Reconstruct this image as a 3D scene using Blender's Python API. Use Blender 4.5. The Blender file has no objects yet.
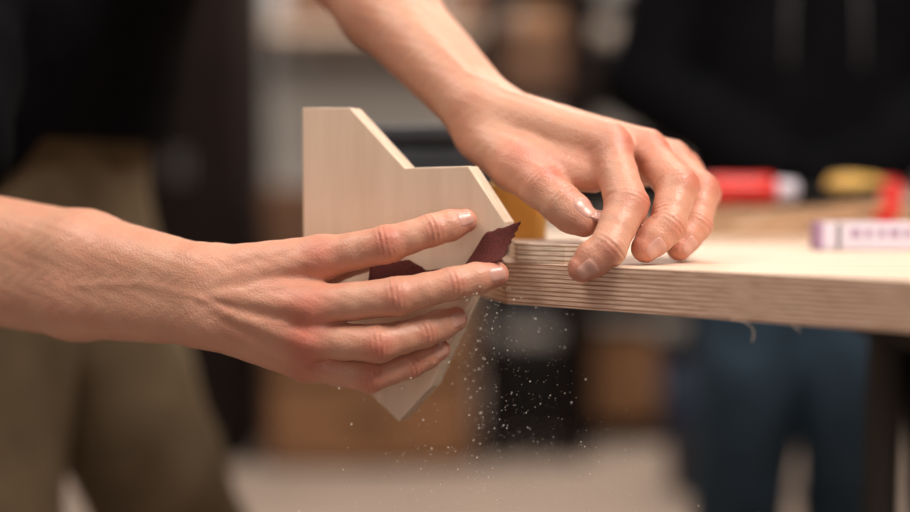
import bpy, math, random, bmesh
import numpy as np
from mathutils import Vector, Matrix
random.seed(4); rng=np.random.RandomState(5)
OZ=0.96   # working height: all build coordinates are centimetres about the work point
scene=bpy.context.scene
F=np.float32
def V(*a): return np.array(a,dtype=F)
# ------------------------------------------------------------------ materials
def newmat(name):
    m=bpy.data.materials.new(name); m.use_nodes=True
    nt=m.node_tree; b=nt.nodes['Principled BSDF']; return m,nt,b
def plain(name,col,rough=.6,metal=0,noise=.15,scale=12,bump=0,bscale=200,spec=.5):
    m,nt,b=newmat(name)
    tc=nt.nodes.new('ShaderNodeTexCoord'); n=nt.nodes.new('ShaderNodeTexNoise'); n.inputs['Scale'].default_value=scale
    n.inputs['Detail'].default_value=5
    nt.links.new(tc.outputs['Object'],n.inputs['Vector'])
    r=nt.nodes.new('ShaderNodeValToRGB')
    r.color_ramp.elements[0].position=.3; r.color_ramp.elements[1].position=.7
    r.color_ramp.elements[0].color=[c*(1-noise) for c in col]+[1]
    r.color_ramp.elements[1].color=[min(1,c*(1+noise)) for c in col]+[1]
    nt.links.new(n.outputs['Fac'],r.inputs['Fac']); nt.links.new(r.outputs['Color'],b.inputs['Base Color'])
    b.inputs['Roughness'].default_value=rough; b.inputs['Metallic'].default_value=metal
    b.inputs['Specular IOR Level'].default_value=spec
    if bump:
        n2=nt.nodes.new('ShaderNodeTexNoise'); n2.inputs['Scale'].default_value=bscale
        nt.links.new(tc.outputs['Object'],n2.inputs['Vector'])
        bp=nt.nodes.new('ShaderNodeBump'); bp.inputs['Strength'].default_value=bump; bp.inputs['Distance'].default_value=.001
        nt.links.new(n2.outputs['Fac'],bp.inputs['Height']); nt.links.new(bp.outputs['Normal'],b.inputs['Normal'])
    return m
def skinmat():
    m,nt,b=newmat('skin')
    N=nt.nodes.new; L=nt.links.new
    tc=N('ShaderNodeTexCoord')
    n=N('ShaderNodeTexNoise'); n.inputs['Scale'].default_value=40; n.inputs['Detail'].default_value=6
    L(tc.outputs['Object'],n.inputs['Vector'])
    at=N('ShaderNodeAttribute'); at.attribute_name='flush'
    ma=N('ShaderNodeMath'); ma.operation='MULTIPLY_ADD'; ma.inputs[1].default_value=.8; ma.inputs[2].default_value=-.28
    L(n.outputs['Fac'],ma.inputs[0])
    ad=N('ShaderNodeMath'); ad.operation='ADD'; ad.use_clamp=True
    L(ma.outputs[0],ad.inputs[0]); L(at.outputs['Fac'],ad.inputs[1])
    mix=N('ShaderNodeMix'); mix.data_type='RGBA'
    mix.inputs[6].default_value=(.65,.34,.225,1); mix.inputs[7].default_value=(.57,.17,.112,1)
    L(ad.outputs[0],mix.inputs[0]); L(mix.outputs[2],b.inputs['Base Color'])
    b.inputs['Roughness'].default_value=.45
    b.inputs['Subsurface Weight'].default_value=.2
    b.inputs['Subsurface Radius'].default_value=(1,.35,.2); b.inputs['Subsurface Scale'].default_value=.005
    n2=N('ShaderNodeTexNoise'); n2.inputs['Scale'].default_value=420; n2.inputs['Detail'].default_value=5
    L(tc.outputs['Object'],n2.inputs['Vector'])
    vo=N('ShaderNodeTexVoronoi'); vo.inputs['Scale'].default_value=700
    L(tc.outputs['Object'],vo.inputs['Vector'])
    a2=N('ShaderNodeMath'); a2.operation='ADD'; L(n2.outputs['Fac'],a2.inputs[0]); L(vo.outputs['Distance'],a2.inputs[1])
    bp=N('ShaderNodeBump'); bp.inputs['Strength'].default_value=.3; bp.inputs['Distance'].default_value=.0006
    L(a2.outputs[0],bp.inputs['Height']); L(bp.outputs['Normal'],b.inputs['Normal'])
    return m
def woodface(name,c1,c2,axis=0,rough=.6):
    m,nt,b=newmat(name); N=nt.nodes.new; L=nt.links.new
    tc=N('ShaderNodeTexCoord'); mp=N('ShaderNodeMapping')
    sc=[60,60,60]; sc[axis]=5; mp.inputs['Scale'].default_value=sc
    mp.inputs['Rotation'].default_value=(0,0,.3)
    L(tc.outputs['Object'],mp.inputs['Vector'])
    n=N('ShaderNodeTexNoise'); n.inputs['Scale'].default_value=1; n.inputs['Detail'].default_value=7; n.inputs['Roughness'].default_value=.65
    L(mp.outputs[0],n.inputs['Vector'])
    r=N('ShaderNodeValToRGB'); r.color_ramp.elements[0].position=.3; r.color_ramp.elements[1].position=.7
    r.color_ramp.elements[0].color=list(c1)+[1]; r.color_ramp.elements[1].color=list(c2)+[1]
    L(n.outputs['Fac'],r.inputs['Fac']); L(r.outputs['Color'],b.inputs['Base Color'])
    b.inputs['Roughness'].default_value=rough
    return m
def plyedge(name,pitch,c1,c2):
    m,nt,b=newmat(name); N=nt.nodes.new; L=nt.links.new
    tc=N('ShaderNodeTexCoord'); sp=N('ShaderNodeSeparateXYZ'); L(tc.outputs['Object'],sp.inputs[0])
    n=N('ShaderNodeTexNoise'); n.inputs['Scale'].default_value=25; n.inputs['Detail'].default_value=3
    L(tc.outputs['Object'],n.inputs['Vector'])
    mul=N('ShaderNodeMath'); mul.operation='MULTIPLY'; mul.inputs[1].default_value=1/pitch; L(sp.outputs[2],mul.inputs[0])
    md=N('ShaderNodeMath'); md.operation='MULTIPLY_ADD'; md.inputs[1].default_value=.35; L(n.outputs['Fac'],md.inputs[0]); L(mul.outputs[0],md.inputs[2])
    fr=N('ShaderNodeMath'); fr.operation='FRACT'; L(md.outputs[0],fr.inputs[0])
    r=N('ShaderNodeValToRGB'); e=r.color_ramp.elements
    e[0].position=0; e[0].color=list(c2)+[1]; e[1].position=.5; e[1].color=list(c2)+[1]
    x=e.new(.64); x.color=list(c1)+[1]; x=e.new(.84); x.color=list(c1)+[1]; x=e.new(1); x.color=list(c2)+[1]
    L(fr.outputs[0],r.inputs['Fac'])
    mp=N('ShaderNodeMapping'); mp.inputs['Scale'].default_value=(60,60,1500); L(tc.outputs['Object'],mp.inputs['Vector'])
    n2=N('ShaderNodeTexNoise'); n2.inputs['Scale'].default_value=1; n2.inputs['Detail'].default_value=4; L(mp.outputs[0],n2.inputs['Vector'])
    r2=N('ShaderNodeValToRGB'); r2.color_ramp.elements[0].position=.35; r2.color_ramp.elements[0].color=(.68,.58,.52,1); r2.color_ramp.elements[1].position=.55; r2.color_ramp.elements[1].color=(1,1,1,1)
    L(n2.outputs['Fac'],r2.inputs['Fac'])
    mx=N('ShaderNodeMix'); mx.data_type='RGBA'; mx.blend_type='MULTIPLY'; mx.inputs[0].default_value=1
    L(r.outputs['Color'],mx.inputs[6]); L(r2.outputs['Color'],mx.inputs[7]); L(mx.outputs[2],b.inputs['Base Color'])
    b.inputs['Roughness'].default_value=.75
    return m
SKIN=skinmat()
NAIL=plain('nail',(.64,.33,.26),.28,noise=.06,scale=80)
BIRCH=woodface('birch_face',(.75,.54,.39),(.85,.65,.49),1)
BENCHTOP=woodface('bench_face',(.68,.50,.37),(.80,.62,.48),0,.55)
STRIP=woodface('strip_wood',(.36,.20,.10),(.5,.31,.18),0,.6)
EDGE=plyedge('ply_edge',.0027,(.40,.19,.12),(.84,.60,.45))
EDGE2=plyedge('ply_edge_fine',.0030,(.52,.31,.20),(.92,.77,.61))
SAND=plain('sandpaper_grit',(.14,.026,.020),.85,noise=.4,scale=900,bump=.8,bscale=2500)
BLACKC=plain('black_cotton',(.004,.004,.005),.95,noise=.3,scale=30,spec=.06)
KHAKI=plain('khaki_twill',(.15,.105,.06),.9,noise=.2,scale=15,spec=.2)
JEANS=plain('denim',(.05,.085,.125),.9,noise=.3,scale=18,spec=.2)
HAIR=plain('hair_brown',(.05,.028,.015),.7,noise=.4,scale=120)
RED=plain('red_plastic',(.70,.02,.012),.35,noise=.05)
YEL=plain('yellow_plastic',(.80,.46,.10),.45,noise=.05)
DARK=plain('dark_metal',(.010,.009,.009),.5,noise=.2,spec=.2)
GREY=plain('steel',(.35,.35,.36),.35,.8,noise=.1)
LEG=plain('grey_paint',(.07,.065,.06),.5,noise=.1)
CORD=plain('grey_cord',(.10,.10,.105),.8,noise=.1)
SLATE=plain('slate_plastic',(.028,.033,.042),.5,noise=.15)
WHITEP=plain('ruler_paint',(.74,.68,.78),.45,noise=.05)
PURP=plain('ruler_print',(.40,.25,.40),.5,noise=.1)
WALL=plain('wall_plaster',(.44,.41,.38),.9,noise=.08,scale=3)
FLOOR=plain('concrete_floor',(.42,.33,.275),.8,noise=.12,scale=2)
CARD=plain('cardboard',(.34,.17,.08),.85,noise=.15,scale=6)
BROWN=plain('brown_wood',(.16,.075,.038),.7,noise=.25,scale=5)
DBROWN=plain('dark_brown_wood',(.014,.008,.007),.7,noise=.25,scale=5,spec=.12)
DUST=plain('wood_dust',(.98,.90,.78),.8,noise=.02)
SHOE=plain('shoe_leather',(.03,.02,.015),.6)
EYEW=plain('eye_white',(.8,.78,.75),.2,noise=.02); IRIS=plain('iris',(.05,.03,.02),.2)
CEIL=plain('ceiling_paint',(.25,.24,.23),.9,noise=.05)
# ------------------------------------------------------------------ helpers
def link(o): scene.collection.objects.link(o); return o
def empty(name,p):
    e=bpy.data.objects.new(name,None); e.location=(p[0]*.01,p[1]*.01,OZ+p[2]*.01); e.empty_display_size=.05; return link(e)
def setparent(o,par):
    if par is not None:
        o.parent=par; o.matrix_parent_inverse=Matrix.Translation(par.location).inverted()
def meshobj(name,verts,faces,mat,par=None,smooth=True,origin=None,idx=None):
    verts=np.asarray(verts,dtype=np.float64)
    if origin is None: origin=verts.mean(0)
    origin=np.array(origin,float)
    me=bpy.data.meshes.new(name); me.from_pydata(((verts-origin)*.01).tolist(),[],faces if isinstance(faces,list) else faces.tolist()); 
    mats=mat if isinstance(mat,(list,tuple)) else [mat]
    for m in mats: me.materials.append(m)
    if idx is not None: me.polygons.foreach_set('material_index',idx)
    if smooth: me.polygons.foreach_set('use_smooth',[True]*len(me.polygons))
    me.update()
    o=bpy.data.objects.new(name,me); o.location=(origin[0]*.01,origin[1]*.01,OZ+origin[2]*.01); link(o); setparent(o,par); return o
def bevel(o,w,seg=2):
    b=o.modifiers.new('bev','BEVEL'); b.width=w*.01; b.segments=seg; b.limit_method='ANGLE'; return o
def box(name,c,s,mat,par=None,rot=(0,0,0),bev=.15):
    x,y,z=[a/2 for a in s]
    vs=[(-x,-y,-z),(x,-y,-z),(x,y,-z),(-x,y,-z),(-x,-y,z),(x,-y,z),(x,y,z),(-x,y,z)]
    fs=[[0,3,2,1],[4,5,6,7],[0,1,5,4],[1,2,6,5],[2,3,7,6],[3,0,4,7]]
    R=(Matrix.Rotation(rot[2],3,'Z')@Matrix.Rotation(rot[1],3,'Y')@Matrix.Rotation(rot[0],3,'X'))
    vs=[tuple(R@Vector(v)+Vector(c)) for v in vs]
    o=meshobj(name,vs,fs,mat,par,smooth=False,origin=c)
    if bev: bevel(o,bev)
    return o
def tube(name,pts,rads,mat,par=None,n=20,caps=True):
    pts=[Vector(p) for p in pts]; vs=[];fs=[]
    for i,p in enumerate(pts):
        d=(pts[min(i+1,len(pts)-1)]-pts[max(i-1,0)]).normalized()
        a=d.orthogonal() if abs(d.z)>.9 else d.cross(Vector((0,0,1)))
        a.normalize(); b=d.cross(a)
        for k in range(n):
            t=2*math.pi*k/n; vs.append(tuple(p+(a*math.cos(t)+b*math.sin(t))*rads[i]))
    for i in range(len(pts)-1):
        for k in range(n):
            fs.append([i*n+k,i*n+(k+1)%n,(i+1)*n+(k+1)%n,(i+1)*n+k])
    if caps: fs.append(list(range(n))[::-1]); fs.append([ (len(pts)-1)*n+k for k in range(n)])
    return meshobj(name,vs,fs,mat,par)
def prism(name,poly,z0,z1,mat,par=None,edge=None,rot=None):
    n=len(poly); vs=[(x,y,z0) for x,y in poly]+[(x,y,z1) for x,y in poly]
    fs=[list(range(n))[::-1],[n+i for i in range(n)]]; idx=[0,0]
    for i in range(n): fs.append([i,(i+1)%n,n+(i+1)%n,n+i]); idx.append(1)
    return meshobj(name,vs,fs,[mat,edge or mat],par,smooth=False,idx=idx)
# ------------------------------------------------------------------ implicit surfaces
def cone(P,a,b,ra,rb):
    ab=b-a; t=np.clip(((P-a)@ab)/max(float(ab@ab),1e-6),0,1)
    q=P-a-t[:,None]*ab
    return np.sqrt(np.einsum('ij,ij->i',q,q))-(ra+(rb-ra)*t)
def smin(a,b,k):
    if a is None: return b
    h=np.clip(.5+.5*(b-a)/k,0,1); return b*(1-h)+a*h-k*h*(1-h)
def chain(P,prims,k):
    d=None
    for a,b,ra,rb in prims: d=smin(d,cone(P,a,b,ra,rb),k)
    return d
def ell(P,c,r):
    q=(P-c); r=np.asarray(r,dtype=F); k0=np.sqrt((((q/r))**2).sum(1)); k1=np.sqrt(((q/(r*r))**2).sum(1))+1e-6
    return k0*(k0-1)/k1
def grad(fn,P,e):
    g=np.zeros_like(P)
    for i in range(3):
        o=np.zeros(3,dtype=F); o[i]=e
        g[:,i]=(fn(P+o)-fn(P-o))/(2*e)
    return g
def polygonize(fn,lo,hi,h,proj=2):
    B=16; lo=np.array(lo,dtype=F); hi=np.array(hi,dtype=F)
    nb=np.ceil((hi-lo)/h/B).astype(int); n=nb*B
    I=np.stack(np.meshgrid(*[np.arange(k) for k in nb],indexing='ij'),-1).reshape(-1,3)
    cen=(lo+h*(I*B+(B-1)/2)).astype(F); dc=fn(cen)
    f=np.where(dc>0,F(1),F(-1)).reshape(nb)
    f=np.repeat(np.repeat(np.repeat(f,B,0),B,1),B,2)
    f6=f.reshape(nb[0],B,nb[1],B,nb[2],B)
    near=np.where(np.abs(dc)<h*B*.95+.4)[0]
    off=(np.stack(np.meshgrid(*[np.arange(B)]*3,indexing='ij'),-1).reshape(-1,3)*h).astype(F)
    for s in range(0,len(near),8):
        ids=near[s:s+8]; base=(lo+h*(I[ids]*B)).astype(F)
        pts=(base[:,None,:]+off[None]).reshape(-1,3)
        d=fn(pts).reshape(len(ids),B,B,B)
        for q,i in enumerate(ids): f6[I[i][0],:,I[i][1],:,I[i][2],:]=d[q]
    f=f6.reshape(n)
    ins=f<0
    c=np.zeros(n-1,dtype=np.uint8)
    for dx in (0,1):
        for dy in (0,1):
            for dz in (0,1): c+=ins[dx:n[0]-1+dx,dy:n[1]-1+dy,dz:n[2]-1+dz]
    act=np.argwhere((c>0)&(c<8)); del c
    idx=np.full(n-1,-1,dtype=np.int32); idx[tuple(act.T)]=np.arange(len(act))
    p=np.zeros((len(act),3),dtype=F); cnt=np.zeros(len(act),dtype=F)
    cor=[(x,y,z) for x in (0,1) for y in (0,1) for z in (0,1)]
    for a in cor:
        for ax in range(3):
            if a[ax]==0:
                b=list(a); b[ax]=1
                va=f[tuple((act+a).T)]; vb=f[tuple((act+b).T)]
                cr=(va<0)!=(vb<0); t=np.where(cr,va/(va-vb+1e-12),0)
                q=np.array(a,dtype=F)[None]+t[:,None]*(np.array(b)-np.array(a))[None]
                p+=q*cr[:,None]; cnt+=cr
    verts=(lo+h*(act+p/cnt[:,None])).astype(F)
    faces=[]
    for ax in range(3):
        sl0=[slice(1,n[i]-1) for i in range(3)]; sl0[ax]=slice(0,n[ax]-1)
        sl1=list(sl0); sl1[ax]=slice(1,n[ax])
        A=ins[tuple(sl0)]; Bm=ins[tuple(sl1)]
        e=np.argwhere(A!=Bm); flip=A[tuple(e.T)]
        st=np.ones(3,int); st[ax]=0; e=e+st
        u=(ax+1)%3; w=(ax+2)%3
        du=np.zeros(3,int); du[u]=1; dw=np.zeros(3,int); dw[w]=1
        q=np.stack([idx[tuple((e-du-dw).T)],idx[tuple((e-dw).T)],idx[tuple(e.T)],idx[tuple((e-du).T)]],1)
        q=np.where(flip[:,None],q,q[:,::-1]); faces.append(q)
    faces=np.concatenate(faces); faces=faces[(faces>=0).all(1)]
    for _ in range(proj):
        d=fn(verts); g=grad(fn,verts,h*.5); g2=(g*g).sum(1)+1e-6
        verts=verts-np.clip(d/g2,-h,h)[:,None]*g
    return verts.astype(F),faces
def nrm(v): v=np.asarray(v,dtype=F); return v/np.linalg.norm(v)
class Arm:
    def __init__(s): s.palm=[]; s.fing=[]; s.det=[]; s.flush=[]; s.extra=[]; s.nails=[]; s.veins=[]
    def finger(s,pts,r,dors):
        J=[V(*p) for p in pts]; rm,rp,rd,rt=r; D=[nrm(d) for d in dors]  # dorsal at PIP, DIP/nail
        ax=nrm(J[3]-J[2])
        pad=J[2]*.45+J[3]*.55-D[1]*.07
        m1=(J[0]+J[1])/2; m2=(J[1]+J[2])/2
        pr=[(J[0],m1,rm,(rm+rp)*.46),(m1,J[1],(rm+rp)*.46,rp),(J[1],m2,rp,(rp+rd)*.46),(m2,J[2],(rp+rd)*.46,rd),(J[2],pad,rd,rd*.97),(pad,J[3],rd*.97,rt)]
        s.fing.append(pr)
        s.det.append((J[1],nrm(nrm(J[1]-J[0])+nrm(J[2]-J[1])),D[0],rp))
        s.det.append((J[2],nrm(nrm(J[2]-J[1])+ax),D[1],rd*.9))
        s.flush+= [(J[1]+D[0]*rp,1.0,.7),(J[2]+D[1]*rd,.7,.5),(J[3],1.1,.75),(J[0]+D[0]*rm,1.3,.55)]
        s.nails.append((J[3],ax,D[1],rt))
    def fn(s,P):
        d=chain(P,s.palm,1.0)
        for a,b,ra,rb,k in s.extra: d=smin(d,cone(P,a,b,ra,rb),k)
        fd=None
        for pr in s.fing: fd=smin(fd,chain(P,pr,.22),.1)
        return smin(d,fd,.55)
    def build(s,name,lo,hi,h,par):
        v,f=polygonize(s.fn,lo,hi,h)
        g=grad(s.fn,v,.06); g/=np.linalg.norm(g,axis=1)[:,None]+1e-6
        disp=np.zeros(len(v),dtype=F)
        for J,ax,D,r in s.det:
            x=v-J; m=(x*x).sum(1)<(r*1.9)**2
            sx=x@ax; rad=x-sx[:,None]*ax; rl=np.linalg.norm(rad,axis=1)+1e-6; do=(rad@D)/rl
            w=.32
            disp+=m*(.065*np.cos(2*math.pi*(sx+.05*np.sin(3*rl*do))/w+2.6))*np.exp(-(sx/.36)**2)*np.clip(do,0,1)**1.2
            disp-=m*.09*np.exp(-(sx/.12)**2)*np.clip(-do+.15,0,1)
        for pts,wd,am in s.veins:
            pts=[V(*p) for p in pts]; q=None
            for a,b in zip(pts[:-1],pts[1:]):
                ab=b-a; t=np.clip(((v-a)@ab)/float(ab@ab),0,1); x=v-a-t[:,None]*ab
                nn=(x*g).sum(1); dd=np.sqrt(np.clip((x*x).sum(1)-nn*nn,0,None)); dd=np.where(np.abs(nn)>1.6,9,dd)
                q=dd if q is None else np.minimum(q,dd)
            disp+=am*np.exp(-(q/wd)**2)
        disp+=.014*np.sin(v[:,0]*4.1+1.3*np.sin(v[:,2]*3))*np.sin(v[:,2]*4.7+v[:,1]*3.3)
        v=v+disp[:,None]*g
        o=meshobj(name,v,f,SKIN,par)
        fl=np.zeros(len(v),dtype=F)
        for c,r,a in s.flush: fl+=a*np.exp(-((v-c)**2).sum(1)/(r*r))
        at=o.data.attributes.new('flush','FLOAT','POINT'); at.data.foreach_set('value',np.clip(fl,0,.95))
        for i,(c,ax,D,r) in enumerate(s.nails):
            D=nrm(D-ax*float(D@ax)); side=np.cross(ax,D).astype(F); n=13; P=[];E=[]
            for a in range(n):
                for b in range(n):
                    u=-1+2*a/(n-1); w=-1+2*b/(n-1)
                    uu=u*math.sqrt(1-.42*w*w); ww=w*math.sqrt(1-.35*u*u)
                    P.append(c-ax*r*.12+D*r*1.05+side*uu*r*.78+ax*ww*r*.88); E.append(max(abs(u),abs(w)))
            P=np.array(P,dtype=F); E=np.array(E,dtype=F); tgt=.04-.075*E**6
            for _ in range(5):
                d=s.fn(P)-tgt; gg=grad(s.fn,P,.04); P=P-(d/((gg*gg).sum(1)+1e-6))[:,None]*gg
            fs=[[a*n+b,(a+1)*n+b,(a+1)*n+b+1,a*n+b+1] for a in range(n-1) for b in range(n-1)]
            meshobj('nail_%d'%(i+1),P,fs,NAIL,par)
        return o
# ------------------------------------------------------------------ camera
cam=bpy.data.cameras.new('camera'); co=bpy.data.objects.new('camera',cam); link(co)
co.location=(0,-.78,OZ); co.rotation_euler=(math.radians(90-2.76),0,0)
cam.lens=50; cam.sensor_width=36; cam.clip_start=.02
cam.dof.use_dof=True; cam.dof.focus_distance=.775; cam.dof.aperture_fstop=1.5
scene.camera=co
# ------------------------------------------------------------------ WOODWORKER
ww=empty('woodworker',(-45,55,-96))
# right arm/hand (back of the hand towards the camera)
A=Arm(); wr=V(-15.8,1,-6.3); b=nrm((-.15,0,-.98))
IM,MM,RM,PM=(-8.3,.5,-3.9),(-8.9,-.7,-6.8),(-9.0,-.6,-8.9),(-9.3,.4,-10.5)
for i,(m,r) in enumerate(((IM,1.4),(MM,1.35),(RM,1.25),(PM,1.1))):
    A.palm.append((wr+b*(-1.45+.95*i),V(*m),1.6,r))
    A.extra.append((wr+b*(-.9+.6*i)+V(0,-1.5,0),V(*m)+V(0,-.95,0),.25,.5,.45))
A.palm.append((V(-14,1.8,-8.2),V(-10,1.6,-10),1.5,1.1))
el=V(-38,12,-3.8); mid=wr*.6+el*.4
for sg in (-1,1):
    A.palm.append((wr+b*sg*1.05,mid+b*sg*1.2,2.1,3.0)); A.palm.append((mid+b*sg*1.2,el+b*sg*.8,3.0,3.9))
sh=V(-44,34,28); A.palm.append((el,el*.62+sh*.38,4.0,4.6))
A.finger([IM,(-4.1,-.7,-3.0),(-1.4,-.3,-2.15),(.62,.40,-1.6)],(1.32,1.17,1.0,.76),[(0,-1,.3),(.15,-1,.25)])
A.finger([MM,(-3.5,-1.6,-6.15),(-.15,-1.0,-5.4),(2.55,-.1,-4.9)],(1.3,1.2,1.02,.78),[(0,-1,.1),(.25,-1,.15)])
A.finger([RM,(-4.6,-1.6,-9.0),(-1.9,-.5,-8.4),(0,.6,-7.75)],(1.22,1.17,.99,.77),[(0,-1,-.1),(.3,-1,.1)])
A.finger([PM,(-5.2,-.3,-11.2),(-2.8,.4,-10.55),(-1.0,1.2,-9.7)],(1.08,1.02,.88,.70),[(0,-1,-.2),(.3,-1,0)])
# thumb tucked behind the index finger, pressing the sandpaper
A.palm.append((V(-14.5,2,-5.2),V(-10.2,3.0,-5.2),1.6,1.2))
A.finger([(-10.2,3.0,-5.2),(-8.0,3.1,-4.7),(-6.2,2.9,-4.1),(-4.0,2.3,-3.5)],(1.15,1.05,.95,.72),[(0,1,.2),(0,1,.2)])
A.flush+=[(V(-9,-1,-7.5),2.5,.25),(V(-12,0,-7),3,.12)]
A.veins+=[([(-24,3,-5.8),(-19,1,-5.5),(-15.5,-.6,-6.3),(-12.5,-1,-5.9),(-10.2,-1.2,-5.5)],.28,.05),([(-15.5,-.6,-6.3),(-13,-1,-7.6),(-10.3,-1.2,-8.0)],.22,.055)]
A.build('right_arm',(-45,-4,-14),(5,23,13),.115,ww)
# left arm/hand, gripping the bench edge
Bm=Arm(); wr=V(1.8,8,5.8); b=nrm((.6,.78,-.1))
IM,MM,RM,PM=(9.9,3.2,3.1),(12.6,5.1,2.8),(14.7,7.4,2.2),(16.0,9.6,1.6)
for i,(m,r) in enumerate(((IM,1.4),(MM,1.35),(RM,1.25),(PM,1.1))):
    Bm.palm.append((wr+b*(-1.3+.9*i),V(*m),1.6,r))
    Bm.extra.append((wr+b*(-.9+.6*i)+V(.5,-.6,1.2),V(*m)+V(.1,-.2,.95),.25,.48,.45))
el=V(-14.5,24,24.5); mid=wr*.6+el*.4
for sg in (-1,1):
    Bm.palm.append((wr+b*sg*1.15,mid+b*sg*1.2,2.05,2.85)); Bm.palm.append((mid+b*sg*1.2,el+b*sg*.6,2.85,3.6))
sh=V(-30,56,33); Bm.palm.append((el,el*.7+sh*.3,3.7,4.3))
Bm.palm.append((V(1.7,6.4,4.0),V(3.9,3.7,1.9),1.8,1.6))
Bm.palm.append((V(4.6,4.2,2.2),V(9.2,4.0,2.0),1.3,1.25))
Bm.palm.append((V(5.0,3.4,1.6),V(8.9,2.9,1.2),1.2,1.05))
Bm.palm.append((V(5.0,5.5,2.8),V(13,7.5,1.6),1.5,1.0))
Bm.finger([(3.8,3.5,1.8),(5.5,2.2,.5),(6.65,1.3,-.55),(8.0,.6,-1.6)],(1.55,1.42,1.32,1.02),[(.4,-.7,.6),(.45,-.75,.5)])
Bm.finger([IM,(10.6,.1,-.6),(9.2,-1.9,-3.2),(7.65,-1.95,-4.4)],(1.35,1.36,1.15,.86),[(.8,-.5,.2),(.1,-1,-.25)])
Bm.finger([MM,(14.0,1.8,.5),(13.1,.1,-1.9),(11.7,-.5,-3.25)],(1.32,1.34,1.15,.9),[(.8,-.5,.3),(.5,-.8,-.1)])
Bm.finger([RM,(16.0,4.5,.3),(15.4,2.9,-1.9),(14.2,2.0,-3.3)],(1.25,1.22,1.05,.84),[(.9,-.4,.3),(.6,-.7,0)])
Bm.finger([PM,(16.9,7.4,.1),(16.2,6.2,-2.0),(15.1,5.2,-3.4)],(1.05,1.0,.88,.7),[(.9,-.4,.3),(.6,-.7,0)])
Bm.veins+=[([(-8,15,15),(-3,10,11),(1,6,8),(4,5.5,6.8),(8,4.5,5)],.25,.06),([(1,6,8),(5,6.5,6.6),(10.5,6,4.6)],.22,.06)]
Bm.flush+=[(V(11,2,3.5),3,.2),(V(15,4,1),3,.2)]
Bm.build('left_arm',(-23,-4,-6),(19,38,32),.125,ww)
# body
def folds(P,a,w): return a*np.sin(P[:,2]*w+2*np.sin(P[:,0]*.3)+P[:,1]*.35)*np.sin(P[:,0]*w*.7+P[:,1]*.4)
hd=nrm((.25,.97,0)); sd=nrm((.53,.83,.19)); pel=V(-46,56,2); che=V(-41,46,20); neck=V(-34,43,36); shR=V(-44,34,28); shL=V(-30,56,33)
elR=V(-38,12,-3.8); elL=V(-14.5,24,24.5)
def shirt(P):
    pr=[]
    for sg in (-1,1): pr.append((pel+hd*sg*6,che+sd*sg*6,11.5,11.5))
    pr+=[(che-sd*4,shR,10,7),(che+sd*4,shL,10,7),(che,neck-V(0,0,1),10,6.3)]
    d=chain(P,pr,4)
    d=smin(d,chain(P,[(shR,shR*.25+elR*.75,7,6),(shL,shL*.3+elL*.7,7,6)],2),2.5)
    d=d+folds(P,.35,.45)
    return np.maximum(d,5.5-P[:,2]+0*P[:,0]-(P[:,1]<40)*30.)
v,f=polygonize(shirt,(-66,5,-14),(-10,80,46),1.0,1); meshobj('t_shirt',v,f,BLACKC,ww)
kR=V(-49,47,-44);aR=V(-56,48,-86);kL=V(-33,72,-42);aL=V(-40,78,-86)
def pants(P):
    hR=pel-hd*7+V(0,0,-8); hL=pel+hd*7+V(0,0,-8)
    d=chain(P,[(pel-hd*5+V(0,0,6),hR,10.5,10.5),(pel+hd*5+V(0,0,6),hL,10.5,10.5)],4)
    d=smin(d,chain(P,[(hR,kR,10.5,8),(kR,aR,8,6.8)],2),2); d=smin(d,chain(P,[(hL,kL,10.5,8),(kL,aL,8,6.8)],2),2)
    d=d+folds(P,.4,.4)
    return np.maximum(np.maximum(d,P[:,2]-8),-90-P[:,2])
v,f=polygonize(pants,(-70,30,-96),(-18,95,14),1.1,1); meshobj('trousers',v,f,KHAKI,ww)
def shoe(par,name,an,dr):
    dr=nrm(dr); c=V(an[0],an[1],-91)
    def s(P): return np.maximum(chain(P,[(c-dr*3,c+dr*9+V(0,0,-1.5),4.6,4.0),(c+dr*9+V(0,0,-1.5),c+dr*17+V(0,0,-1.8),4.0,3.4),(c,c+V(0,0,4),4.6,4.8)],2),-96-P[:,2])
    v,f=polygonize(s,c-V(24,24,7),c+V(24,24,12),.7,1); meshobj(name,v,f,SHOE,par)
shoe(ww,'right_boot',aR,(1,-.2,0)); shoe(ww,'left_boot',aL,(1,.1,0))
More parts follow.
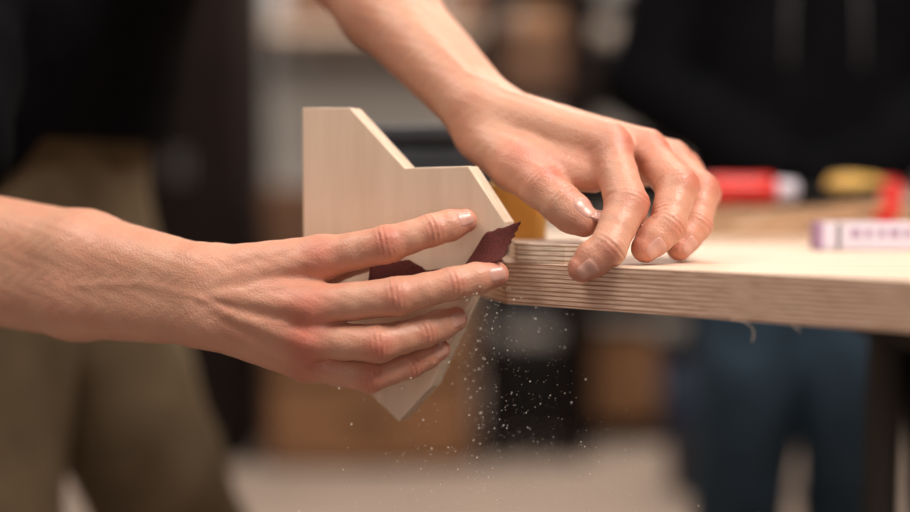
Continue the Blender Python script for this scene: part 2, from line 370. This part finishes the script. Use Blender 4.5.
def head(par,c,fw,up,nk):
    fw=nrm(fw); up=nrm(np.asarray(up)-fw*float(np.asarray(up,dtype=F)@fw)); sd_=np.cross(fw,up).astype(F); c=V(*c)
    R=np.stack([sd_,fw,up],1).astype(F)
    toW=lambda q:c+R@V(*q)
    nl=(np.array(nk,dtype=F)-c)@R
    def sk(Pw):
        P=(Pw-c)@R; Q=P.copy(); Q[:,0]=np.abs(Q[:,0])
        d=ell(P,V(0,-1,2.5),(7.4,9.2,8.6)); d=smin(d,ell(P,V(0,2.2,-4),(5.9,6.2,6.2)),3)
        d=smin(d,ell(P,V(0,6.6,-8.4),(2.2,2,1.8)),2)
        d=smin(d,cone(Q,V(3.6,6.2,-2),V(4.6,4,-3),1.8,1.8),1.5)
        d=smin(d,cone(Q,V(.6,7.9,2.8),V(4.4,6.6,2.9),.9,.8),1)
        d=-smin(-d,cone(Q,V(3.1,9.2,1.0),V(3.3,9.0,1.0),1.7,1.7),.8)
        d=smin(d,cone(P,V(0,8,1.6),V(0,9.9,-1.8),.7,1.1),.7); d=smin(d,cone(Q,V(.2,9.3,-2.1),V(1.2,8.8,-2.2),.8,.7),.5)
        d=smin(d,cone(Q,V(0,8.3,-4.6),V(1.7,7.6,-4.7),.65,.4),.3); d=smin(d,cone(Q,V(0,8.2,-5.6),V(1.5,7.6,-5.5),.7,.4),.3)
        d=smin(d,ell(Q,V(7.4,-.6,-.6),(1.0,2.0,3.2)),.6)
        d=smin(d,cone(P,V(0,-2.5,-5),nl,5.6,6.2),2); return d
    lo=c-16; hi=c+16; lo=np.minimum(lo,np.array(nk)-8); hi=np.maximum(hi,np.array(nk)+6)
    v,f=polygonize(sk,lo,hi,.45,1); o=meshobj('head',v,f,SKIN,par)
    def hr(Pw):
        P=(Pw-c)@R
        d=ell(P,V(0,-1.6,3.1),(8.1,9.4,9.0)); d=d+.25*np.sin(P[:,0]*2.5)*np.sin(P[:,1]*1.3+P[:,2])
        cut=np.maximum(P[:,1]-4.8+np.clip(6.5-P[:,2],0,9)*.9,-(P[:,2]+5.5)); cut=np.minimum(cut, 9)
        return np.maximum(d,cut)
    v,f=polygonize(hr,c-15,c+15,.5,0); meshobj('hair',v,f,HAIR,par)
    for sg in (-1,1):
        for nm,q,r,m in (('eye',(3.1*sg,6.9,1.0),1.2,EYEW),('iris',(3.1*sg,7.75,.9),.5,IRIS)):
            p=toW(q); v,f=polygonize(lambda P:ell(P,p,(r,r,r)),p-2,p+2,.2,1); meshobj(nm+('_l' if sg>0 else '_r'),v,f,m,par)
head(ww,(-27,39,51),(.8,-.35,-.75),(.5,-.1,1),(-35,43.5,34))
# ------------------------------------------------------------------ SECOND PERSON (hoodie)
p2=empty('person_in_hoodie',(57,132,-96))
c0=V(57,132,0)
def hoodie(P):
    Q=P-c0; Q[:,0]=np.abs(Q[:,0])
    d=chain(Q,[(V(6,0,-6),V(7,0,34),11.5,12),(V(7,0,36),V(18,0,44),10,7),(V(0,0,40),V(0,0,50),10,7.5)],4)
    d=smin(d,chain(Q,[(V(18.5,0,44),V(26,-1,18),7,6),(V(26,-1,18),V(8,-13,4),6,5.2)],2),2)
    d=smin(d,cone(Q,V(0,-11.5,2),V(7,-11,2),5,4.5),2)
    d=smin(d,cone(Q,V(5,6,50),V(0,10,48),4.5,5),2)
    d=d+folds(P,.4,.35); return np.maximum(d,-12-P[:,2])
v,f=polygonize(hoodie,c0-V(36,24,18),c0+V(36,22,66),1.1,1); meshobj('hoodie',v,f,BLACKC,p2)
def jeans(P):
    Q=P-c0; s=Q[:,0]; Q[:,0]=np.abs(s)
    d=chain(Q,[(V(5,0,-8),V(7.5,0,-16),11,10.5),(V(7.5,0,-16),V(9,0,-50),10,7.5),(V(9,0,-50),V(10,2,-88),7.5,6.5)],2)+folds(P,.4,.4)
    return np.maximum(np.maximum(d,P[:,2]+9),-91-P[:,2])
v,f=polygonize(jeans,c0-V(24,16,96),c0+V(24,18,-4),1.1,1); meshobj('jeans',v,f,JEANS,p2)
shoe(p2,'shoe_l',(67,134,0),(0.1,-1,0)); shoe(p2,'shoe_r',(47,134,0),(-.1,-1,0))
head(p2,(57,128,68),(0,-1,-.25),(0,-.1,1),(57,132,48))
for sg in (-1,1): tube('drawstring_l' if sg>0 else 'drawstring_r',[(57+sg*4,122,45),(57+sg*5,118.5,36),(57+sg*5.5,118.3,27),(57+sg*5.6,117.9,20)],[.25]*4,CORD,p2,8)
# ------------------------------------------------------------------ PLYWOOD BRACKET being sanded
br=empty('plywood_bracket',(-3,3,-3))
a=math.radians(26)
out=[(-10.19,5.83),(-6.90,5.72),(-3.22,1.74),(.82,1.82),(3.1,-1.67),(3.0,-2.3),(.94,-6.59),(-1.59,-12.3),(-3.68,-14.7),(-4.87,-13.65),(-9.69,-9.0),(-10.19,-6.4)]
T=1.5; n=len(out)
vl=[((x-3.1)/math.cos(a),z,0) for x,z in out]+[((x-3.1)/math.cos(a),z,-T) for x,z in out]
fs=[list(range(n))[::-1],[n+i for i in range(n)]]+[[i,(i+1)%n,n+(i+1)%n,n+i] for i in range(n)]
me=bpy.data.meshes.new('board'); me.from_pydata([tuple(c*.01 for c in q) for q in vl],[],fs)
me.materials.append(BIRCH); me.materials.append(EDGE2)
for i,p in enumerate(me.polygons): p.material_index=0 if i<2 else 1
me.validate(); me.update()
bm=bmesh.new(); bm.from_mesh(me); bmesh.ops.recalc_face_normals(bm,faces=bm.faces); bm.to_mesh(me); bm.free()
bo=link(bpy.data.objects.new('board',me))
ex=Vector((math.cos(a),-math.sin(a),0)); ey=Vector((0,0,1)); ez=ex.cross(ey)
M=Matrix((ex,ey,ez)).transposed().to_4x4(); M.translation=Vector((.031,.0025,OZ)); 
bo.matrix_world=M; setparent(bo,br); bo.matrix_parent_inverse=Matrix.Translation(br.location).inverted(); bevel(bo,.06,2)
# ------------------------------------------------------------------ SANDPAPER (torn strip, folded away under the middle finger)
cl=[V(3.45,-.45,-2.8),V(2.5,.1,-3.1),V(1.25,.85,-3.45),V(.2,1.0,-4.9),V(-2.0,1.45,-5.1),V(-3.2,1.5,-4.7),V(-5.4,1.6,-4.8)]
wv=[V(-.60,.05,-1.22),V(-.66,-.05,-1.18),V(-.62,-.1,-1.1),V(-.5,-.1,-.4),V(-.2,0,-.4),V(-.3,0,-.6),V(-.1,0,-.7)]
nu,nv=60,14; vs=[]; K=len(cl)-1
for i in range(nu):
    t=i/(nu-1)*K; k=min(int(t),K-1); q=t-k
    c=cl[k]*(1-q)+cl[k+1]*q; w=wv[k]*(1-q)+wv[k+1]*q
    for j in range(nv):
        s=-1+2*j/(nv-1); p=c+w*s+V(0,-.35*s*s*max(0,1-2.5*i/nu),0)
        if i==0: p=p+V(.07*((j%2)*2-1)+rng.uniform(-.05,.05),0,0)
        if j==0: p=p+V(0,0,rng.uniform(-.04,.04))
        vs.append(p)
fs=[[i*nv+j,(i+1)*nv+j,(i+1)*nv+j+1,i*nv+j+1] for i in range(nu-1) for j in range(nv-1)]
sp=meshobj('sandpaper',vs,fs,SAND); so=sp.modifiers.new('s','SOLIDIFY'); so.thickness=.0006
# ------------------------------------------------------------------ WORKBENCH
wb=empty('workbench',(60,30,-96))
ZT=-4.29
top=prism('worktop',[(3.33,3),(52.3,-40),(150,-40),(150,95),(-19.7,95)],ZT-2.7,ZT,BENCHTOP,wb,EDGE); bevel(top,.08,2)
for tx in (41,118):
    box('trestle_beam',(tx,24,ZT-2.7-3),(6,36,6),DARK,wb)
    for ty in (12,37):
        for sg in (-1,1):
            p0=Vector((tx+sg*1.5,ty,ZT-5)); p1=Vector((tx+sg*4+3,ty+(-5 if ty<20 else 5),-96))
            tube('trestle_leg',[p0,p1],[1.7,1.7],LEG if sg<0 else DARK,wb,8)
    box('trestle_brace',(tx+2,24,-60),(3,30,4),DARK,wb)
def curl(name,pts,r):
    cu=bpy.data.curves.new(name,'CURVE'); cu.dimensions='3D'; cu.bevel_depth=r*.01; s=cu.splines.new('BEZIER'); s.bezier_points.add(len(pts)-1)
    for bp,p in zip(s.bezier_points,pts): bp.co=(p[0]*.01,p[1]*.01,OZ+p[2]*.01); bp.handle_left_type=bp.handle_right_type='AUTO'
    cu.materials.append(BIRCH); o=link(bpy.data.objects.new(name,cu)); setparent(o,wb)
curl('splinter_1',[(15.4,-7.7,-6.95),(16.1,-8.2,-7.05),(16.5,-8.4,-7.5),(16.45,-8.4,-8.1)],.026)
curl('splinter_2',[(18.2,-10.1,-6.95),(18.6,-10.3,-7.35)],.022)
# offcut lying on the bench
oc=prism('plywood_offcut',[(3.95,2.35),(5.4,1.2),(6.8,.25),(7.6,.1),(8.2,.5),(8.5,1.3),(8.6,9),(3.7,9)],ZT+.02,ZT+1.25,BIRCH,None,EDGE2); bevel(oc,.08)
# tape measure (yellow) behind the hand
tm=empty('tape_measure',(5.0,14,ZT))
box('case',(4.4,14.2,ZT+2.7),(4.2,3.6,5.4),YEL,tm,(0,0,.2),1.0); box('bumper',(4.4,14.2,ZT+.6),(4.5,3.8,1.1),DARK,tm,(0,0,.2),.4); box('blade',(1.8,13.4,ZT+.5),(2.4,1.6,.1),GREY,tm,(0,0,.2),.02)
# tool case, dark, behind the bracket
tc_=empty('tool_case',(-3,34,ZT))
box('shell',(-2,34,ZT+4.2),(15,11,8.4),SLATE,tc_,(0,0,-.15),.8); box('lid',(-2,34,ZT+9.4),(15.4,11.4,1.6),SLATE,tc_,(0,0,-.15),.5)
box('latch',(2.8,27.9,ZT+7.8),(1.8,.5,1.8),DARK,tc_,(0,0,-.15),.2)
# wooden strips: a loose pile, two long ones leaning on it
ws=empty('wooden_strips',(34,50,ZT))
for i,(x,y,z,l,r) in enumerate([(33,50,.5,26,.1),(35,55,.5,30,.0),(35,52,1.5,29,-.12),(37,54,2.5,24,.15)]):
    box('strip_%d'%(i+1),(x,y,ZT+z),(l,1.5,.95),STRIP,ws,(0,0,r),.08)
box('long_strip_1',(30.5,39,-1.75),(19,1.1,.75),STRIP,ws,(0,-.10,.12),.06)
box('long_strip_2',(28.5,36,-2.75),(15,1.0,.6),STRIP,ws,(0,-.13,.0),.06)
box('long_strip_3',(34,41,-3.0),(15,1.6,.7),BENCHTOP,ws,(0,.02,-.25),.06)
box('rest_block',(36.5,40,ZT+1.0),(3,7,2.0),STRIP,ws,(0,0,.1),.1)
# red handled clamp lying on the strips
cl_=empty('bar_clamp',(35,56,ZT))
tube('handle',[(26.5,58,.5),(27,58,.5),(28.5,58,.55),(31,58,.6),(33.6,58,.55),(34.4,58,.5)],[.8,1.45,1.6,1.45,1.6,1.2],RED,cl_,20)
tube('ferrule',[(34.4,58,.5),(36.6,58,.5)],[1.2,1.0],WHITEP,cl_,16); tube('spindle',[(36.6,58,.5),(46,59,.2)],[.45,.45],DARK,cl_,10)
box('bar',(44,62,-1.4),(26,2.4,.9),DARK,cl_,(0,0,.05),.1); box('jaw',(46.5,61,-.4),(2.2,6,3),DARK,cl_,(0,0,.05),.4); box('end_jaw',(56,62.5,-.4),(2,6,3),DARK,cl_,(0,0,.05),.4)
sc_=empty('screwdriver',(47,70,ZT))
tube('handle',[(43.5,70,1.0),(44,70,1.0),(46,70,1.1),(49,70,1.0),(50,70,.9)],[.7,1.2,1.35,1.1,.8],YEL,sc_,18); tube('collar',[(50,70,.9),(51.6,70,.8)],[1,1],RED,sc_,16); tube('shaft',[(51.6,70,.8),(62,70,-3.9)],[.3,.3],GREY,sc_,10)
mk=empty('marker_pen',(43,48,ZT)); tube('barrel',[(42.6,48,-3.2),(43.2,47,.3)],[1.1,1.1],RED,mk,16); tube('cap',[(43.2,47,.3),(43.4,46.7,1.2)],[1.15,.9],RED,mk,16)
box('wood_block',(60,82,ZT+2),(12,8,4),BENCHTOP,None,(0,0,.2),.2)
# folding ruler
fr=empty('folding_ruler',(38,19,ZT))
for i in range(6):
    box('segment_%d'%(i+1),(38.2+.15*(i%2),19.6+i*.36,ZT+1.15),(20,.32,2.1),WHITEP,fr,(0,0,0),.05)
for i in range(9): box('mark_%d'%(i+1),(30.9+i*1.0,19.41,ZT+1.35),(.45 if i%3 else .7,.04,.6),PURP,fr,(0,0,0),0)
box('tip',(28.2,20.5,ZT+1.15),(.5,2.2,2.15),PURP,fr,(0,0,0),.1); box('joint',(29.6,19.38,ZT+1.15),(.3,.08,2),GREY,fr,(0,0,0),0)
# ------------------------------------------------------------------ SANDING DUST
vs=[];fs=[]
for i in range(900):
    t=rng.rand()**.8
    x=rng.normal(2.4+.4*t,1.3+4.4*t); z=-5.2-15*t; y=rng.normal(-.6,2.0)
    if z>-15.5 and x<1.8 and y>-3.5: y=-3.5-abs(rng.normal(0,.8))
    r=rng.choice([.012,.02,.032,.05],p=[.4,.34,.19,.07])
    if z>-8 and x>3: y=-3-abs(rng.normal(0,1))
    k=len(vs)
    for d in ((r,0,0),(-r,0,0),(0,r,0),(0,-r,0),(0,0,r),(0,0,-r)): vs.append((x+d[0],y+d[1],z+d[2]))
    for q in ((0,2,4),(2,1,4),(1,3,4),(3,0,4),(2,0,5),(1,2,5),(3,1,5),(0,3,5)): fs.append([k+c for c in q])
meshobj('sanding_dust',vs,fs,DUST)
# ------------------------------------------------------------------ ROOM
box('floor',(0,250,-101),(1100,1000,10),FLOOR,None,bev=0)
box('wall_back',(0,620,60),(1100,10,312),WALL,None,bev=0)
box('wall_left',(-420,250,60),(10,730,312),WALL,None,bev=0)
box('wall_right',(430,250,60),(10,730,312),WALL,None,bev=0)
box('ceiling',(0,250,221),(1100,1000,10),CEIL,None,bev=0)
box('baseboard_back',(0,613.5,-92),(840,2,8),DBROWN,None,bev=.3)
def rack(name,x0,x1,y,dep,zs,mat,boxes,h=190):
    e=empty(name,((x0+x1)/2,y,-96))
    for x in (x0,x1):
        for yy in (y-dep/2,y+dep/2): box('post',(x,yy,-96+h/2),(6,6,h),mat,e)
    for z in zs: box('shelf',((x0+x1)/2,y,z),(x1-x0,dep,3),mat,e)
    for (bx,bz,w,hh,m) in boxes: box('bin',(bx,y,bz+hh/2+1.6),(w,dep*.8,hh),m,e,bev=1)
    return e
tcb=empty('tall_cabinet',(-95,380,-96)); box('carcass',(-97,400,10),(44,60,212),DBROWN,tcb,bev=1)
for s in (-1,1): box('door',(-97+s*10.6,369,12),(20.5,2,200),DBROWN,tcb,bev=.5); box('knob',(-97+s*2,367,10),(1.5,2,10),GREY,tcb,bev=.4)
ch=empty('plywood_chest',(-28,390,-96)); box('carcass',(-30,392,-46),(74,56,98),BROWN,ch,bev=1)
for i in range(3): box('drawer_%d'%(i+1),(-30,363,-80+i*31),(68,3,27),(CARD,CARD,BROWN)[i],ch,bev=.6); box('pull_%d'%(i+1),(-30,361,-78+i*31),(14,2,2),DARK,ch,bev=.4)
rack('shelving_unit',13,44,400,50,[-85,-45,-5,35,75],DBROWN,[(28,-85,22,26,DARK),(28,-45,22,24,SLATE),(28,-5,24,26,DBROWN),(28,35,24,24,BROWN)],200)
rack('shelving_unit',50,150,430,50,[-90,-45,-5,35,75],DBROWN,[(66,-90,26,34,CARD),(100,-90,28,30,DBROWN),(66,-45,26,26,DARK),(105,-45,30,26,SLATE),(70,-5,30,26,DBROWN),(110,-5,28,28,BROWN),(68,35,26,22,DARK),(104,35,36,20,DBROWN)],210)
rack('shelving_unit',-300,-140,430,60,[-85,-40,5,50],DBROWN,[(-260,-85,40,34,DARK),(-200,-85,40,30,BROWN),(-260,-40,50,30,DBROWN),(-195,5,50,30,DARK)],190)
rack('shelving_unit',170,320,470,60,[-85,-40,5,50],DBROWN,[(200,-85,40,34,DARK),(260,-85,40,30,BROWN),(220,-40,50,30,DBROWN),(250,5,60,30,CARD)],190)
wsf=empty('wall_shelf',(-20,590,86)); box('board',(-10,590,84),(180,40,4),BENCHTOP,wsf,bev=.4)
for x in (-90,70): box('bracket',(x,598,76),(3,26,12),DARK,wsf,bev=.3)
for i,x in enumerate((-70,-30,10,50)): box('carton_%d'%(i+1),(x,588,98),(34,28,24),CARD if i%2 else BROWN,wsf,bev=.8)
wbn=empty('waste_bin',(90,330,-96)); tube('bucket',[(84,330,-96),(84,330,-50)],[14,18],plain('navy_plastic',(.012,.022,.05),.5),wbn,28); tube('rim',[(84,330,-50),(84,330,-47)],[19,19],DARK,wbn,28)
# ------------------------------------------------------------------ LIGHTS
def area(name,p,tgt,size,pw,col):
    l=bpy.data.lights.new(name,'AREA'); l.shape='RECTANGLE'; l.size=size[0]; l.size_y=size[1]; l.energy=pw; l.color=col
    o=link(bpy.data.objects.new(name,l)); o.location=(p[0]*.01,p[1]*.01,OZ+p[2]*.01)
    d=Vector([(tgt[i]-p[i]) for i in range(3)]); o.rotation_euler=d.to_track_quat('-Z','Y').to_euler(); return o
area('front_fill',(80,-55,125),(0,3,-3),(.7,.6),31,(1,.93,.86))
area('fill_light',(-70,-30,118),(-5,3,-5),(.7,.5),11,(1,.92,.85))  # added fill on the hands from upper left, not a lamp of the room
area('front_fill',(-20,-170,10),(10,0,-5),(1.4,1.0),5,(1,.92,.87))  # added low fill from behind the camera, no window there
area('fill_light',(30,330,200),(20,340,-90),(2.5,.6),82,(1,.88,.77))  # unseen light added to brighten the background and its floor
area('fill_light',(60,80,190),(60,140,-60),(1,.6),22,(1,.92,.85))  # added to brighten the jeans of the second person, no fitting there
area('fill_light',(-60,520,200),(-40,600,60),(2,.5),45,(1,.94,.90))  # unseen light added to lift the back wall
w=bpy.data.worlds.new('world'); scene.world=w; w.use_nodes=True
bg=w.node_tree.nodes['Background']; bg.inputs[0].default_value=(1,.94,.89,1); bg.inputs[1].default_value=.05
scene.view_settings.view_transform='Standard'
